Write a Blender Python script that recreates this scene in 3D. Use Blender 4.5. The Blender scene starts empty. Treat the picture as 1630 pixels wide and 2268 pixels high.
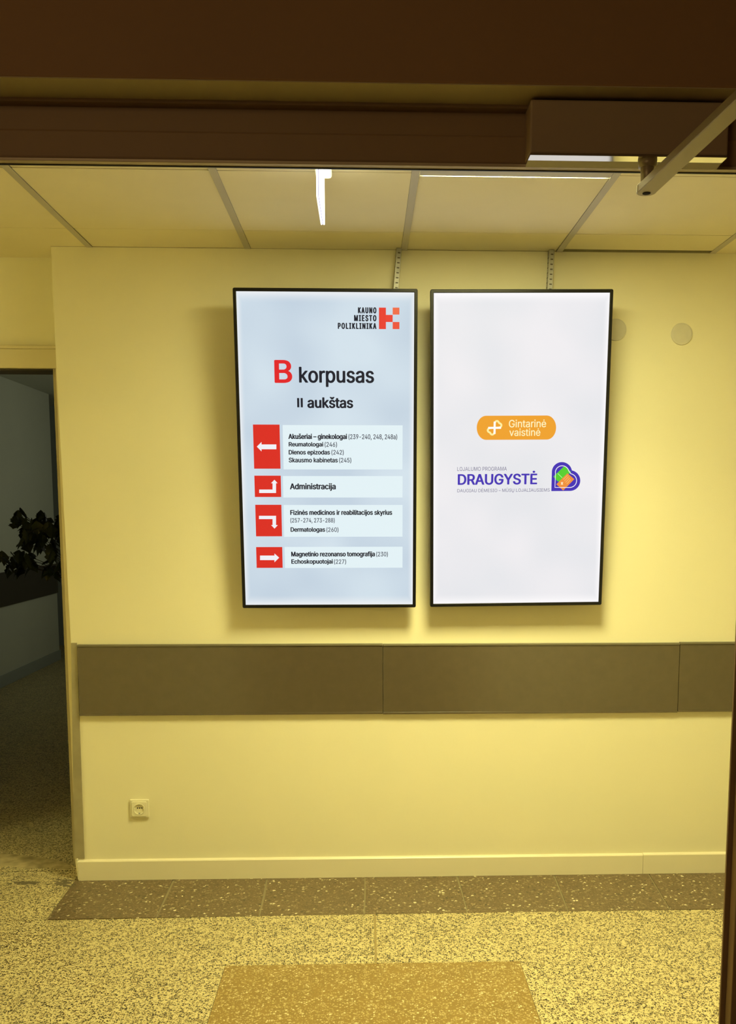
import bpy, bmesh, math, random
import numpy as np
from mathutils import Vector, Matrix
random.seed(4)
SC = bpy.context.scene
COL = SC.collection

# ------------------------------------------------------------------ camera
W, H = 1630, 2268
F_PX, PX, PY = 2100.37, 881.38, 1386.63
YAW, PITCH, ROLL = math.radians(1.951), math.radians(-6.83), math.radians(0.045)
CAM = Vector((0.0, -3.7954, 1.5029))
cy, sy, cp, sp = math.cos(YAW), math.sin(YAW), math.cos(PITCH), math.sin(PITCH)
FW = Vector((sy * cp, cy * cp, sp))
RT = Vector((cy, -sy, 0))
UP = RT.cross(FW)
RT, UP = math.cos(ROLL) * RT + math.sin(ROLL) * UP, -math.sin(ROLL) * RT + math.cos(ROLL) * UP
cd = bpy.data.cameras.new('camera')
cam = bpy.data.objects.new('camera', cd)
COL.objects.link(cam)
M = Matrix((RT, UP, -FW)).transposed().to_4x4()
M.translation = CAM
cam.matrix_world = M
cd.sensor_fit = 'VERTICAL'
cd.sensor_height = 24
cd.lens = F_PX / H * 24
cd.shift_x = -(PX - W / 2) / H
cd.shift_y = (PY - H / 2) / H
cd.clip_start = 0.02
SC.camera = cam

# ------------------------------------------------------------------ world, exposure
wd = bpy.data.worlds.new('world')
SC.world = wd
wd.use_nodes = True
wd.node_tree.nodes['Background'].inputs[0].default_value = (0.05, 0.04, 0.02, 1)
wd.node_tree.nodes['Background'].inputs[1].default_value = 0.05
vs = SC.view_settings
vs.view_transform = 'Standard'
vs.look = 'None'
vs.exposure = 0
vs.gamma = 1
vs.use_curve_mapping = False
LIGHT = (1.0, 0.94, 0.43)       # warm tint of the ceiling panels
PANEL_L = 39
PANEL_W = 18
PANEL_SPREAD = 120

# ------------------------------------------------------------------ pixel -> place on a known plane
def ray(u, v):
    return FW + RT * ((u - PX) / F_PX) - UP * ((v - PY) / F_PX)
def onY(u, v, Y=0.0):
    d = ray(u, v); return CAM + d * ((Y - CAM.y) / d.y)
def onZ(u, v, Z=0.0):
    d = ray(u, v); return CAM + d * ((Z - CAM.z) / d.z)
def onX(u, v, X):
    d = ray(u, v); return CAM + d * ((X - CAM.x) / d.x)

# ------------------------------------------------------------------ materials
def lin(c):
    return tuple(((x / 255) / 12.92 if x / 255 <= 0.04045 else ((x / 255 + 0.055) / 1.055) ** 2.4) for x in c)

def mat(name, col, rough=0.6, metal=0.0, spec=0.5, bump=0.0, bscale=200, var=0.0, vscale=6, emit=None, estr=1.0, coat=0.0):
    m = bpy.data.materials.new(name)
    m.use_nodes = True
    nt = m.node_tree
    b = nt.nodes['Principled BSDF']
    b.inputs['Base Color'].default_value = (*col, 1)
    b.inputs['Roughness'].default_value = rough
    b.inputs['Metallic'].default_value = metal
    b.inputs['Specular IOR Level'].default_value = spec
    b.inputs['Coat Weight'].default_value = coat
    if emit:
        b.inputs['Emission Color'].default_value = (*emit, 1)
        b.inputs['Emission Strength'].default_value = estr
    g = nt.nodes.new('ShaderNodeNewGeometry')
    if var > 0:
        n = nt.nodes.new('ShaderNodeTexNoise')
        n.inputs['Scale'].default_value = vscale
        n.inputs['Detail'].default_value = 5
        nt.links.new(g.outputs['Position'], n.inputs['Vector'])
        r = nt.nodes.new('ShaderNodeValToRGB')
        r.color_ramp.elements[0].position = 0.3
        r.color_ramp.elements[1].position = 0.7
        r.color_ramp.elements[0].color = (*[c * (1 - var) for c in col], 1)
        r.color_ramp.elements[1].color = (*[min(1, c * (1 + var)) for c in col], 1)
        nt.links.new(n.outputs['Fac'], r.inputs[0])
        nt.links.new(r.outputs[0], b.inputs['Base Color'])
    if bump > 0:
        n2 = nt.nodes.new('ShaderNodeTexNoise')
        n2.inputs['Scale'].default_value = bscale
        n2.inputs['Detail'].default_value = 3
        nt.links.new(g.outputs['Position'], n2.inputs['Vector'])
        bp = nt.nodes.new('ShaderNodeBump')
        bp.inputs['Strength'].default_value = bump
        bp.inputs['Distance'].default_value = 0.002
        nt.links.new(n2.outputs['Fac'], bp.inputs['Height'])
        nt.links.new(bp.outputs[0], b.inputs['Normal'])
    return m

def terrazzo(name, matrix, chips, scale, frac, edge, rough=0.35, fine=None, mvar=0.08):
    """matrix colour with stone chips: each chip one voronoi cell; chips = list of colours"""
    m = bpy.data.materials.new(name)
    m.use_nodes = True
    nt = m.node_tree
    L = nt.links.new
    b = nt.nodes['Principled BSDF']
    g = nt.nodes.new('ShaderNodeNewGeometry')
    # warp so the chips are irregular
    wn = nt.nodes.new('ShaderNodeTexNoise'); wn.inputs['Scale'].default_value = scale * 0.9
    L(g.outputs['Position'], wn.inputs['Vector'])
    sc = nt.nodes.new('ShaderNodeVectorMath'); sc.operation = 'SCALE'; sc.inputs['Scale'].default_value = 0.9 / scale
    L(wn.outputs['Color'], sc.inputs[0])
    ad = nt.nodes.new('ShaderNodeVectorMath'); ad.operation = 'ADD'
    L(g.outputs['Position'], ad.inputs[0]); L(sc.outputs[0], ad.inputs[1])
    bn = nt.nodes.new('ShaderNodeTexNoise'); bn.inputs['Scale'].default_value = 9; bn.inputs['Detail'].default_value = 4
    L(g.outputs['Position'], bn.inputs['Vector'])
    br = nt.nodes.new('ShaderNodeValToRGB')
    br.color_ramp.elements[0].position = .3; br.color_ramp.elements[1].position = .7
    br.color_ramp.elements[0].color = (*[c * (1 - mvar) for c in matrix], 1)
    br.color_ramp.elements[1].color = (*[min(1, c * (1 + mvar)) for c in matrix], 1)
    L(bn.outputs['Fac'], br.inputs[0])
    cur = br.outputs[0]
    layers = [(scale, frac, edge, chips)]
    if fine: layers.insert(0, fine)
    for (s, fr, ed, cs) in layers:
        v1 = nt.nodes.new('ShaderNodeTexVoronoi'); v1.inputs['Scale'].default_value = s
        v2 = nt.nodes.new('ShaderNodeTexVoronoi'); v2.feature = 'DISTANCE_TO_EDGE'; v2.inputs['Scale'].default_value = s
        L(ad.outputs[0], v1.inputs['Vector']); L(ad.outputs[0], v2.inputs['Vector'])
        sep = nt.nodes.new('ShaderNodeSeparateColor'); L(v1.outputs['Color'], sep.inputs[0])
        lt = nt.nodes.new('ShaderNodeMath'); lt.operation = 'LESS_THAN'; lt.inputs[1].default_value = fr
        L(sep.outputs[0], lt.inputs[0])
        gt = nt.nodes.new('ShaderNodeMath'); gt.operation = 'GREATER_THAN'; gt.inputs[1].default_value = ed
        L(v2.outputs['Distance'], gt.inputs[0])
        mu = nt.nodes.new('ShaderNodeMath'); mu.operation = 'MULTIPLY'
        L(lt.outputs[0], mu.inputs[0]); L(gt.outputs[0], mu.inputs[1])
        cr = nt.nodes.new('ShaderNodeValToRGB'); cr.color_ramp.interpolation = 'CONSTANT'
        cr.color_ramp.elements[0].color = (*cs[0], 1)
        cr.color_ramp.elements[1].position = 1.0 / len(cs); cr.color_ramp.elements[1].color = (*cs[min(1, len(cs) - 1)], 1)
        for i in range(2, len(cs)):
            e = cr.color_ramp.elements.new(i / len(cs)); e.color = (*cs[i], 1)
        L(sep.outputs[1], cr.inputs[0])
        mx = nt.nodes.new('ShaderNodeMix'); mx.data_type = 'RGBA'
        L(mu.outputs[0], mx.inputs[0]); L(cur, mx.inputs[6]); L(cr.outputs[0], mx.inputs[7])
        cur = mx.outputs[2]
    L(cur, b.inputs['Base Color'])
    b.inputs['Roughness'].default_value = rough
    b.inputs['Specular IOR Level'].default_value = 0.22
    return m

try:
    import os
    _fp = os.path.join(bpy.utils.system_resource('DATAFILES'), 'fonts', 'Inter.woff2')
    FONT = bpy.data.fonts.load(_fp)          # the interface font that ships with Blender
except Exception as ex_:
    print('font fallback', ex_); FONT = None

def screen_mat(name, c1, c2, c3, strength=1.0):
    m = bpy.data.materials.new(name); m.use_nodes = True
    nt = m.node_tree; L = nt.links.new
    b = nt.nodes['Principled BSDF']
    b.inputs['Base Color'].default_value = (0.01, 0.01, 0.01, 1)
    b.inputs['Roughness'].default_value = 0.5
    b.inputs['Specular IOR Level'].default_value = 0.1
    tc = nt.nodes.new('ShaderNodeTexCoord')
    n = nt.nodes.new('ShaderNodeTexNoise'); n.inputs['Scale'].default_value = 3.2; n.inputs['Detail'].default_value = 1
    L(tc.outputs['Object'], n.inputs['Vector'])
    r = nt.nodes.new('ShaderNodeValToRGB')
    r.color_ramp.elements[0].position = .35; r.color_ramp.elements[0].color = (*c1, 1)
    r.color_ramp.elements[1].position = .65; r.color_ramp.elements[1].color = (*c2, 1)
    L(n.outputs['Fac'], r.inputs[0])
    # the picture shown on the screen is brighter towards its rim and top right corner
    gx = nt.nodes.new('ShaderNodeSeparateXYZ'); L(tc.outputs['Generated'], gx.inputs[0])
    def edge(out):
        s = nt.nodes.new('ShaderNodeMath'); s.operation = 'SUBTRACT'; s.inputs[1].default_value = .5; L(out, s.inputs[0])
        a = nt.nodes.new('ShaderNodeMath'); a.operation = 'ABSOLUTE'; L(s.outputs[0], a.inputs[0])
        p = nt.nodes.new('ShaderNodeMapRange'); p.inputs[1].default_value = .465; p.inputs[2].default_value = .5
        L(a.outputs[0], p.inputs[0]); return p.outputs[0]
    ex = edge(gx.outputs[0]); ez = edge(gx.outputs[1])
    mx0 = nt.nodes.new('ShaderNodeMath'); mx0.operation = 'MAXIMUM'; L(ex, mx0.inputs[0]); L(ez, mx0.inputs[1])
    pw = nt.nodes.new('ShaderNodeMath'); pw.operation = 'POWER'; pw.inputs[1].default_value = 1.6; L(mx0.outputs[0], pw.inputs[0])
    mx = nt.nodes.new('ShaderNodeMix'); mx.data_type = 'RGBA'
    L(pw.outputs[0], mx.inputs[0]); L(r.outputs[0], mx.inputs[6]); mx.inputs[7].default_value = (*c3, 1)
    L(mx.outputs[2], b.inputs['Emission Color'])
    b.inputs['Emission Strength'].default_value = strength
    return m

def print_mat(name, rgb):
    c = lin(rgb)
    return mat(name, (0.01, 0.01, 0.01), rough=0.6, spec=0.05, emit=c, estr=1.0)

MT = dict(
    wall=mat('cream_wall_paint', (0.86, 0.80, 0.57), .55, bump=.12, bscale=260, var=.012, vscale=2.5),
    tile=mat('mineral_ceiling_tile', (0.84, 0.76, 0.54), .85, bump=.3, bscale=500, var=.02, vscale=5),
    tbar=mat('grey_ceiling_rail', (0.50, 0.46, 0.40), .45),
    gap=mat('dark_ceiling_void', (0.02, 0.018, 0.012), .9),
    band=mat('olive_brown_laminate', (0.108, 0.083, 0.050), .24, spec=1.0, bump=.04, bscale=700, var=.04, vscale=30),
    bandlip=mat('olive_brown_lip', (0.17, 0.15, 0.10), .35),
    skirt=mat('cream_skirting', (0.82, 0.75, 0.55), .35, bump=.05),
    guard=mat('grey_corner_guard', (0.37, 0.325, 0.21), .35, metal=.15, var=.1, vscale=14),
    trim=mat('khaki_door_trim', (0.40, 0.34, 0.21), .5),
    head=mat('cream_door_head', (0.72, 0.64, 0.42), .5),
    grout=mat('floor_grout', (0.30, 0.26, 0.17), .8),
    mortar=mat('dull_mortar', (0.30, 0.25, 0.14), .8),
    brass=mat('brass_strip', (0.35, 0.26, 0.10), .45),
    black=mat('black_plastic', (0.012, 0.012, 0.014), .35),
    bezel=mat('charcoal_bezel', (0.007, 0.007, 0.008), .3, spec=.3),
    steel=mat('galvanised_steel', (0.42, 0.41, 0.37), .4, metal=.7, var=.12, vscale=60),
    slot=mat('dark_slot', (0.10, 0.09, 0.07), .8),
    hole=mat('black_hole', (0.006, 0.005, 0.004), .9),
    disc=mat('greige_cover_plastic', (0.66, 0.62, 0.50), .5, bump=.15, bscale=120, var=.03, vscale=40),
    socket=mat('ivory_plastic', (0.82, 0.77, 0.56), .3),
    frame=mat('brown_painted_frame', (0.32, 0.21, 0.12), .55, var=.05, vscale=3),
    bulk=mat('brown_bulkhead', (0.34, 0.20, 0.10), .7, var=.08, vscale=1.4),
    soffit=mat('olive_soffit', (0.50, 0.42, 0.26), .7, var=.05, vscale=3),
    chrome=mat('polished_plate', (0.80, 0.77, 0.70), .07, metal=.9),
    closer=mat('brown_grey_closer_body', (0.42, 0.32, 0.22), .45),
    arm=mat('bronze_grey_arm', (0.40, 0.34, 0.24), .42, metal=.35),
    edge=mat('bare_metal_edge', (0.55, 0.46, 0.36), .4, metal=.2),
    dwall=mat('grey_corridor_paint', (0.52, 0.54, 0.46), .6, var=.03, vscale=2),
    dskirt=mat('grey_corridor_skirting', (0.30, 0.33, 0.31), .6),
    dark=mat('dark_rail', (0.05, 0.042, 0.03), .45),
    leaf=mat('dark_green_leaf', (0.025, 0.035, 0.012), .5, var=.3, vscale=20),
    stem=mat('brown_stem', (0.05, 0.035, 0.015), .7),
    pot=mat('dull_clay_pot', (0.20, 0.10, 0.06), .8),
    wood=mat('dark_stand_wood', (0.08, 0.05, 0.03), .6),
    soil=mat('potting_soil', (0.03, 0.02, 0.012), .95),
    near=mat('near_room_brown_wall', (0.30, 0.20, 0.11), .75, var=.06, vscale=1.5),
    nfloor=mat('near_room_floor', (0.10, 0.08, 0.05), .6, var=.15, vscale=8),
    doorleaf=mat('brown_door_leaf', (0.22, 0.15, 0.09), .5, var=.1, vscale=4),
)
MT['panel'] = mat('lit_panel_diffuser', (.8, .8, .8), .5, emit=LIGHT, estr=PANEL_L)
MT['fill_panel_dim'] = mat('dim_fill_diffuser', (.8, .8, .8), .5, emit=LIGHT, estr=PANEL_L * .04)
MT['fill_panel_half'] = mat('half_fill_diffuser', (.8, .8, .8), .5, emit=LIGHT, estr=PANEL_L * .55)
MT['sign'] = mat('lit_acrylic_sign', (.9, .9, .9), .3, emit=(1.0, 1.0, 0.93), estr=1.6)
MT['signbody'] = mat('lit_sign_housing', (.85, .88, .80), .35, emit=(.93, 1.0, .72), estr=.75)
MT['signline'] = mat('sign_core_line', (.3, .3, .5), .4, emit=(.50, .47, .72), estr=.75)
MT['terr'] = terrazzo('cream_terrazzo', (0.64, 0.54, 0.27),
    [(0.018, 0.012, 0.008), (0.05, 0.035, 0.016), (0.15, 0.10, 0.04), (0.028, 0.02, 0.012), (0.26, 0.19, 0.08)], 140, .46, .12,
    fine=(260, .36, .08, [(0.06, 0.04, 0.018), (0.22, 0.155, 0.06), (0.03, 0.02, 0.01)]))
MT['inlay'] = terrazzo('tan_terrazzo', (0.285, 0.185, 0.052),
    [(0.72, 0.62, 0.36), (0.58, 0.47, 0.22), (0.50, 0.39, 0.16), (0.42, 0.31, 0.11)], 135, .34, .15,
    fine=(210, .30, .08, [(0.50, 0.38, 0.17), (0.25, 0.17, 0.05), (0.42, 0.31, 0.12)]))
MT['border'] = terrazzo('brown_granite_tile', (0.160, 0.113, 0.058),
    [(0.75, 0.68, 0.46), (0.42, 0.35, 0.20), (0.33, 0.27, 0.15), (0.09, 0.07, 0.04), (0.30, 0.22, 0.12), (0.28, 0.22, 0.13)], 95, .22, .13,
    fine=(190, .42, .08, [(0.22, 0.165, 0.085), (0.11, 0.08, 0.04), (0.19, 0.14, 0.07), (0.27, 0.20, 0.11)]))

# ------------------------------------------------------------------ mesh helpers
def link(name, bm, m, parent=None, smooth=False):
    me = bpy.data.meshes.new(name)
    bm.to_mesh(me); bm.free()
    me.materials.append(m if not isinstance(m, str) else MT[m])
    if smooth:
        for p in me.polygons: p.use_smooth = True
    o = bpy.data.objects.new(name, me)
    COL.objects.link(o)
    if parent is not None: o.parent = parent
    return o

def bm_box(bm, a, b, bev=0.0, seg=2, M4=None):
    x0, y0, z0 = a; x1, y1, z1 = b
    vs_ = [bm.verts.new(p) for p in ((x0,y0,z0),(x1,y0,z0),(x1,y1,z0),(x0,y1,z0),(x0,y0,z1),(x1,y0,z1),(x1,y1,z1),(x0,y1,z1))]
    fs = [bm.faces.new([vs_[i] for i in f]) for f in ((3,2,1,0),(4,5,6,7),(0,1,5,4),(1,2,6,5),(2,3,7,6),(3,0,4,7))]
    if bev > 0:
        ed = list({e for f in fs for e in f.edges})
        r = bmesh.ops.bevel(bm, geom=ed, offset=bev, segments=seg, affect='EDGES', profile=.5)
        vs_ = list({v for f in r['faces'] for v in f.verts} | {v for v in vs_ if v.is_valid})
    if M4 is not None:
        for v in vs_: v.co = M4 @ v.co
    return vs_

def box(name, a, b, m, parent=None, bev=0.0, seg=2, M4=None):
    bm = bmesh.new(); bm_box(bm, a, b, bev, seg, M4)
    return link(name, bm, m, parent)

def prism(name, pts, axis, lo, hi, m, parent=None, bev=0.0, M4=None):
    """polygon extruded: axis 'z' pts=(x,y); axis 'y' pts=(x,z); axis 'x' pts=(y,z)"""
    bm = bmesh.new()
    def P(p, t):
        return {'z': (p[0], p[1], t), 'y': (p[0], t, p[1]), 'x': (t, p[0], p[1])}[axis]
    A = [bm.verts.new(P(p, lo)) for p in pts]; B = [bm.verts.new(P(p, hi)) for p in pts]
    bm.faces.new(A[::-1]); bm.faces.new(B)
    n = len(pts)
    for i in range(n):
        bm.faces.new((A[i], A[(i+1) % n], B[(i+1) % n], B[i]))
    bmesh.ops.recalc_face_normals(bm, faces=bm.faces)
    if bev > 0:
        bmesh.ops.bevel(bm, geom=list(bm.edges), offset=bev, segments=1, affect='EDGES')
    if M4 is not None: bmesh.ops.transform(bm, matrix=M4, verts=bm.verts)
    return link(name, bm, m, parent)

def bm_cyl(bm, c, axis, r0, r1, d, n=48):
    Rm = Vector((0, 0, 1)).rotation_difference(Vector(axis)).to_matrix().to_4x4()
    return bmesh.ops.create_cone(bm, cap_ends=True, segments=n, radius1=r0, radius2=r1, depth=d, matrix=Matrix.Translation(c) @ Rm)

def empty(name, loc, label=None, cat=None, group=None, kind=None):
    o = bpy.data.objects.new(name, None); COL.objects.link(o)
    o.location = loc; o.empty_display_size = .05
    tag(o, label, cat, group, kind); return o

def tag(o, label=None, cat=None, group=None, kind=None):
    if label: o['label'] = label
    if cat: o['category'] = cat
    if group: o['group'] = group
    if kind: o['kind'] = kind
    return o

def struct(o, label=None, cat=None):
    o['kind'] = 'structure'
    return tag(o, label, cat)

CEIL = 2.507
XL = -1.19                      # left end of the screen wall
RY = 0.165                      # plane of the recessed wall with the doorway
NY = -2.295                     # corridor-side plane of the doorway we look through

# ------------------------------------------------------------------ floor
floor = struct(box('floor', (-4.2, -2.40, -.12), (3.6, 7.2, -.012), 'grout'),
               'cream terrazzo floor with dark chips, brown border tiles and tan inlay', 'floor')
g0 = .003
slabs = [
    [(-4.2, -.388), (XL - .0, -.388), (XL - .012, .10), (-4.2, .10)],
    [(-4.2, -2.30), (-.4738, -2.30), (-.4738, -.7685), (.026, -.7685), (.026, -.373), (XL, -.391), (-4.2, -.391)],
    [(.034, -.373), (.034, -.7685), (.5158, -.7685), (.5158, -2.30), (3.6, -2.30), (3.6, -.380)],
    [(-4.2, .106), (XL - .012, .106), (XL - .012, 7.1), (-4.2, 7.1)],
]
for s in slabs: prism('terrazzo_slab', s, 'z', -.011, 0, 'terr', floor)
prism('tan_inlay_slab', [(-.4725, -2.30), (.5145, -2.30), (.5145, -.770), (-.4725, -.770)], 'z', -.011, .0006, 'inlay', floor)['label'] = 'tan terrazzo inlay with fine pale chips'
box('divider_strip', (.0265, -.768, -.011), (.0335, -.376, .0005), 'brass', floor)
# brown border tiles with hand-cut, uneven joints
joints = [((165,1950),(105,2037)), ((387,1948),(345,2033)), ((592,1943),(575,2028)), ((808,1938),(806,2025)),
          ((1012,1937),(1034,2019)), ((1226,1936),(1258,2018)), ((1436,1935),(1486,2018))]
jx = [(onZ(*a).x, onZ(*b).x) for a, b in joints]
for k in range(1, 6): jx.append((jx[-1][0] + .39, jx[-1][1] + .385))
fy = lambda x: -.386 + .012 * (x + 1.19) / 2.5
for i in range(len(jx) - 1):
    (a0, a1), (b0, b1) = jx[i], jx[i+1]
    j = [random.uniform(.0015, .004) for _ in range(4)]
    k = random.uniform(-.004, .004)
    pts = [(a1 + j[0], fy(a1) + .003), ((a1+b1)/2, fy((a1+b1)/2) + .003 + abs(k) * .4), (b1 - j[1], fy(b1) + .003),
           ((b0+b1)/2 - .003 + k, -.19), (b0 - j[2] - (.006 if i in (0, 3) else 0), .0), (a0 + j[3], .0), ((a0+a1)/2 + .004 + k, -.18)]
    prism('border_tile', pts, 'z', -.011, .0004 + random.uniform(0, .0004), 'border', floor)
box('joint_mortar', (-1.19, -.39, -.0118), (3.6, .0, -.0035), 'mortar', floor)

# smooth cement repair at the threshold of the dark doorway, with two dark smears
MT['cement'] = mat('tan_cement_repair', (.42, .34, .18), .7, bump=.1, var=.3, vscale=22)
MT['smear'] = mat('dark_floor_smear', (.16, .13, .075), .7, var=.3, vscale=40)
def blob(name, px, m, z):
    P = [onZ(*p) for p in px]
    prism(name, [(p.x, p.y) for p in P], 'z', -.002, z, m, floor)
blob('cement_patch', [(-60,1884), (-10,1888), (40,1893), (90,1899), (140,1908), (163,1921), (150,1926), (110,1922), (60,1924), (20,1919), (-60,1921)], 'cement', .0006)
bm = bmesh.new(); rs = random.Random(3)
for (u0, v0, du, dv, n) in ((55, 1956, 30, 4, 46), (140, 1956, 24, 8, 70), (60, 1905, 60, 6, 20)):
    for q_ in range(n):
        p = onZ(u0 + rs.gauss(0, du * .5), v0 + rs.gauss(0, dv * .5)); r = rs.uniform(.003, .009)
        vs_ = [bm.verts.new((p.x + r * rs.uniform(.8, 2.2) * math.cos(a), p.y + r * rs.uniform(.6, 1.2) * math.sin(a), .0004 + q_ * .000008)) for a in [i * math.pi / 3.5 for i in range(7)]]
        bm.faces.new(vs_)
o = link('floor_smear', bm, 'smear', floor); o['kind'] = 'stuff'

# ------------------------------------------------------------------ screen wall (with its left end as in the place: slightly out of plumb)
lp = [onY(113, 550), onY(125, 817), onY(157, 1422), onY(164, 1905)]
pts = [(lp[0].x - .002, 2.66), (lp[0].x, lp[0].z), (lp[1].x, lp[1].z), (lp[2].x, lp[2].z), (lp[3].x + .004, lp[3].z), (XL + .002, -.01), (3.5, -.01), (3.5, 2.66)]
wall = struct(prism('wall_back', pts, 'y', 0.0, RY + .02, 'wall'), 'cream wall carrying the two screens', 'wall')
# recessed wall with the dark doorway to its left
DXR = onY(118, 817, RY).x       # right edge of the opening
HZ = onY(60, 816, RY).z         # head of the opening
TZ = onY(60, 774, RY).z
wl = struct(box('wall_left', (-4.1, RY, HZ + .0), (XL + .03, RY + .13, 2.66), 'wall'), 'cream wall above the dark doorway', 'wall')
box('wall_panel', (DXR + .012, RY, -.01), (XL + .03, RY + .13, HZ), 'wall', wl)
box('wall_panel', (-4.1, RY, -.01), (-2.30, RY + .13, HZ), 'wall', wl)
d1 = empty('door_1', (-1.75, RY, 0), 'cream framed open doorway into the dark side corridor', 'doorway', kind='structure')
def rel(o, e):
    o.parent = e; o.matrix_parent_inverse = Matrix.Translation(e.location).inverted(); return o
rel(box('head_trim', (-2.32, RY - .016, HZ - .001), (XL + .02, RY + .002, TZ), 'head', None, bev=.002), d1)
rel(box('head_bead', (-2.34, RY - .022, TZ), (XL + .02, RY + .002, TZ + .013), 'head', None, bev=.002), d1)
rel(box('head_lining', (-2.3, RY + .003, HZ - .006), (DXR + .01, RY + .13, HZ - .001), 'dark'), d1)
rel(box('jamb_lining', (DXR, RY - .006, 0), (DXR + .013, RY + .05, HZ), 'trim', None, bev=.001), d1)
rel(box('jamb_lining', (DXR + .0005, RY + .055, 0), (DXR + .013, RY + .13, HZ), 'trim'), d1)
rel(box('jamb_trim', (DXR + .012, RY - .010, 0), (XL + .02, RY + .002, HZ), 'head', None, bev=.002), d1)
rel(box('jamb_lining', (-2.3, RY - .006, 0), (-2.285, RY + .13, HZ), 'trim'), d1)

# ------------------------------------------------------------------ guard rail band, skirting, corner guard
b1, b2, b3, b4 = onY(169,1424,-.02), onY(848,1420,-.02), onY(1507,1419,-.02), onY(1560,1575,-.02)
zt, zb = .978, .692
band = empty('wall_guard_band', (0, -.01, .83), 'wide olive-brown protective band of flat boards running across the wall below the screens', 'wall guard')
bx = [b1.x, b2.x, b3.x, 2.5, 3.45]
for i in range(4):
    dz = (0, -.0015, .001, 0)[i]
    o = rel(box('guard_board', (bx[i] + .0008, -.017, zb + dz), (bx[i+1] - .0008, .0, zt + dz), 'band', None, bev=.0015), band)
    o2 = rel(box('guard_lip', (bx[i] + .0008, -.021, zt - .007 + dz), (bx[i+1] - .0008, -.001, zt + .001 + dz), 'bandlip', None, bev=.0015), band)
    rel(box('guard_lip', (bx[i] + .0008, -.019, zb - .001 + dz), (bx[i+1] - .0008, -.001, zb + .008 + dz), 'band', None, bev=.0015), band)

c0, c1, c2, c3 = onY(157.5,1424,-.003), onY(170,1424,-.003), onY(187,1902,-.003), onY(164.5,1902,-.003)
cg = prism('corner_guard', [(c0.x, c0.z), (c3.x, c3.z), (c2.x, c2.z), (c1.x, c1.z)], 'y', -.0045, .0, 'guard')
tag(cg, 'narrow scuffed grey metal corner strip on the left wall edge beside the dark doorway', 'corner guard')

sk = empty('baseboard_back', (0, 0, 0), kind='structure')
xs = [(XL + .008, onY(1423,1932,-.013).x), (onY(1423,1932,-.013).x + .0015, 3.5)]
for i, (a, b) in enumerate(xs):
    z1 = .084 + (0, .0015)[i]
    prism('skirting_board', [(-.0125, .001), (-.0125, z1 - .004), (-.009, z1), (0, z1 + .003), (0, .001)], 'x', a, b, 'skirt', sk)
# chipped plaster at the left end of the skirting
bm = bmesh.new()
for k in range(7):
    z = .012 + k * .012 + random.uniform(-.004, .004)
    w = random.uniform(.003, .007)
    bm_box(bm, (XL + .008 - w, -.011, z), (XL + .0085, -.001, z + random.uniform(.006, .012)), .0015, 1)
o = link('chipped_filler', bm, 'socket', sk); o['kind'] = 'stuff'

# ------------------------------------------------------------------ ceiling
ceil = struct(box('ceiling', (-4.2, -2.28, 2.56), (3.5, RY, 2.66), 'gap'), 'suspended cream tile ceiling with exposed grey rails', 'ceiling')
X0 = -1.0478
rows = [(-.2357, RY), (-.8357, -.2357), (-1.4357, -.8357), (-2.0357, -1.4357), (-2.28, -2.0357)]
for k in range(-6, 8):
    xa, xb = X0 + .6 * k, X0 + .6 * (k + 1)
    if xa > 3.4 or xb < -4.1: continue
    xa_, xb_ = max(xa + .0125, -4.15), min(xb - .0125, 3.45)
    for r, (ya, yb) in enumerate(rows):
        if r == 2 and k in (2, 6, -5): continue
        y1 = yb - .0026
        if r == 0:
            y1 = -.001 if k >= 0 else yb - .001
            if k == 3: y1 = -.034
        dz = random.uniform(-.0012, .0012)
        if r == 0 and k == -1:     # cut around the wall end
            prism('ceiling_tile', [(xa_, ya+.0022), (xb_, ya+.0022), (xb_, -.001), (XL - .004, -.001), (XL - .004, y1), (xa_, y1)], 'z', CEIL + dz, CEIL + .015, 'tile', ceil)
            continue
        if r == 1 and k == 2: ya = -.8138
        box('ceiling_tile', (xa_, ya + .0022, CEIL + dz), (xb_, y1, CEIL + .015), 'tile', ceil)
for k in range(-5, 8):
    x = X0 + .6 * k
    yb = -.001 if k >= 0 else RY - .001
    bm = bmesh.new()
    bm_box(bm, (x - .0120, -2.28, CEIL - .003), (x + .0120, yb, CEIL - .0005), .0006, 1)
    bm_box(bm, (x - .001, -2.28, CEIL - .001), (x + .001, yb, CEIL + .04))
    link('ceiling_rail', bm, 'tbar', ceil)
bm = bmesh.new()
for ya, yb in rows[:-1]:
    bm_box(bm, (-4.1, ya - .012, CEIL + .0155), (3.45, ya + .012, CEIL + .018))
link('cross_rail', bm, 'gap', ceil)
box('wall_angle', (XL - .003, -.0010, CEIL - .0012), (3.45, -.0001, CEIL + .02), 'guard', ceil)

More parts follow.
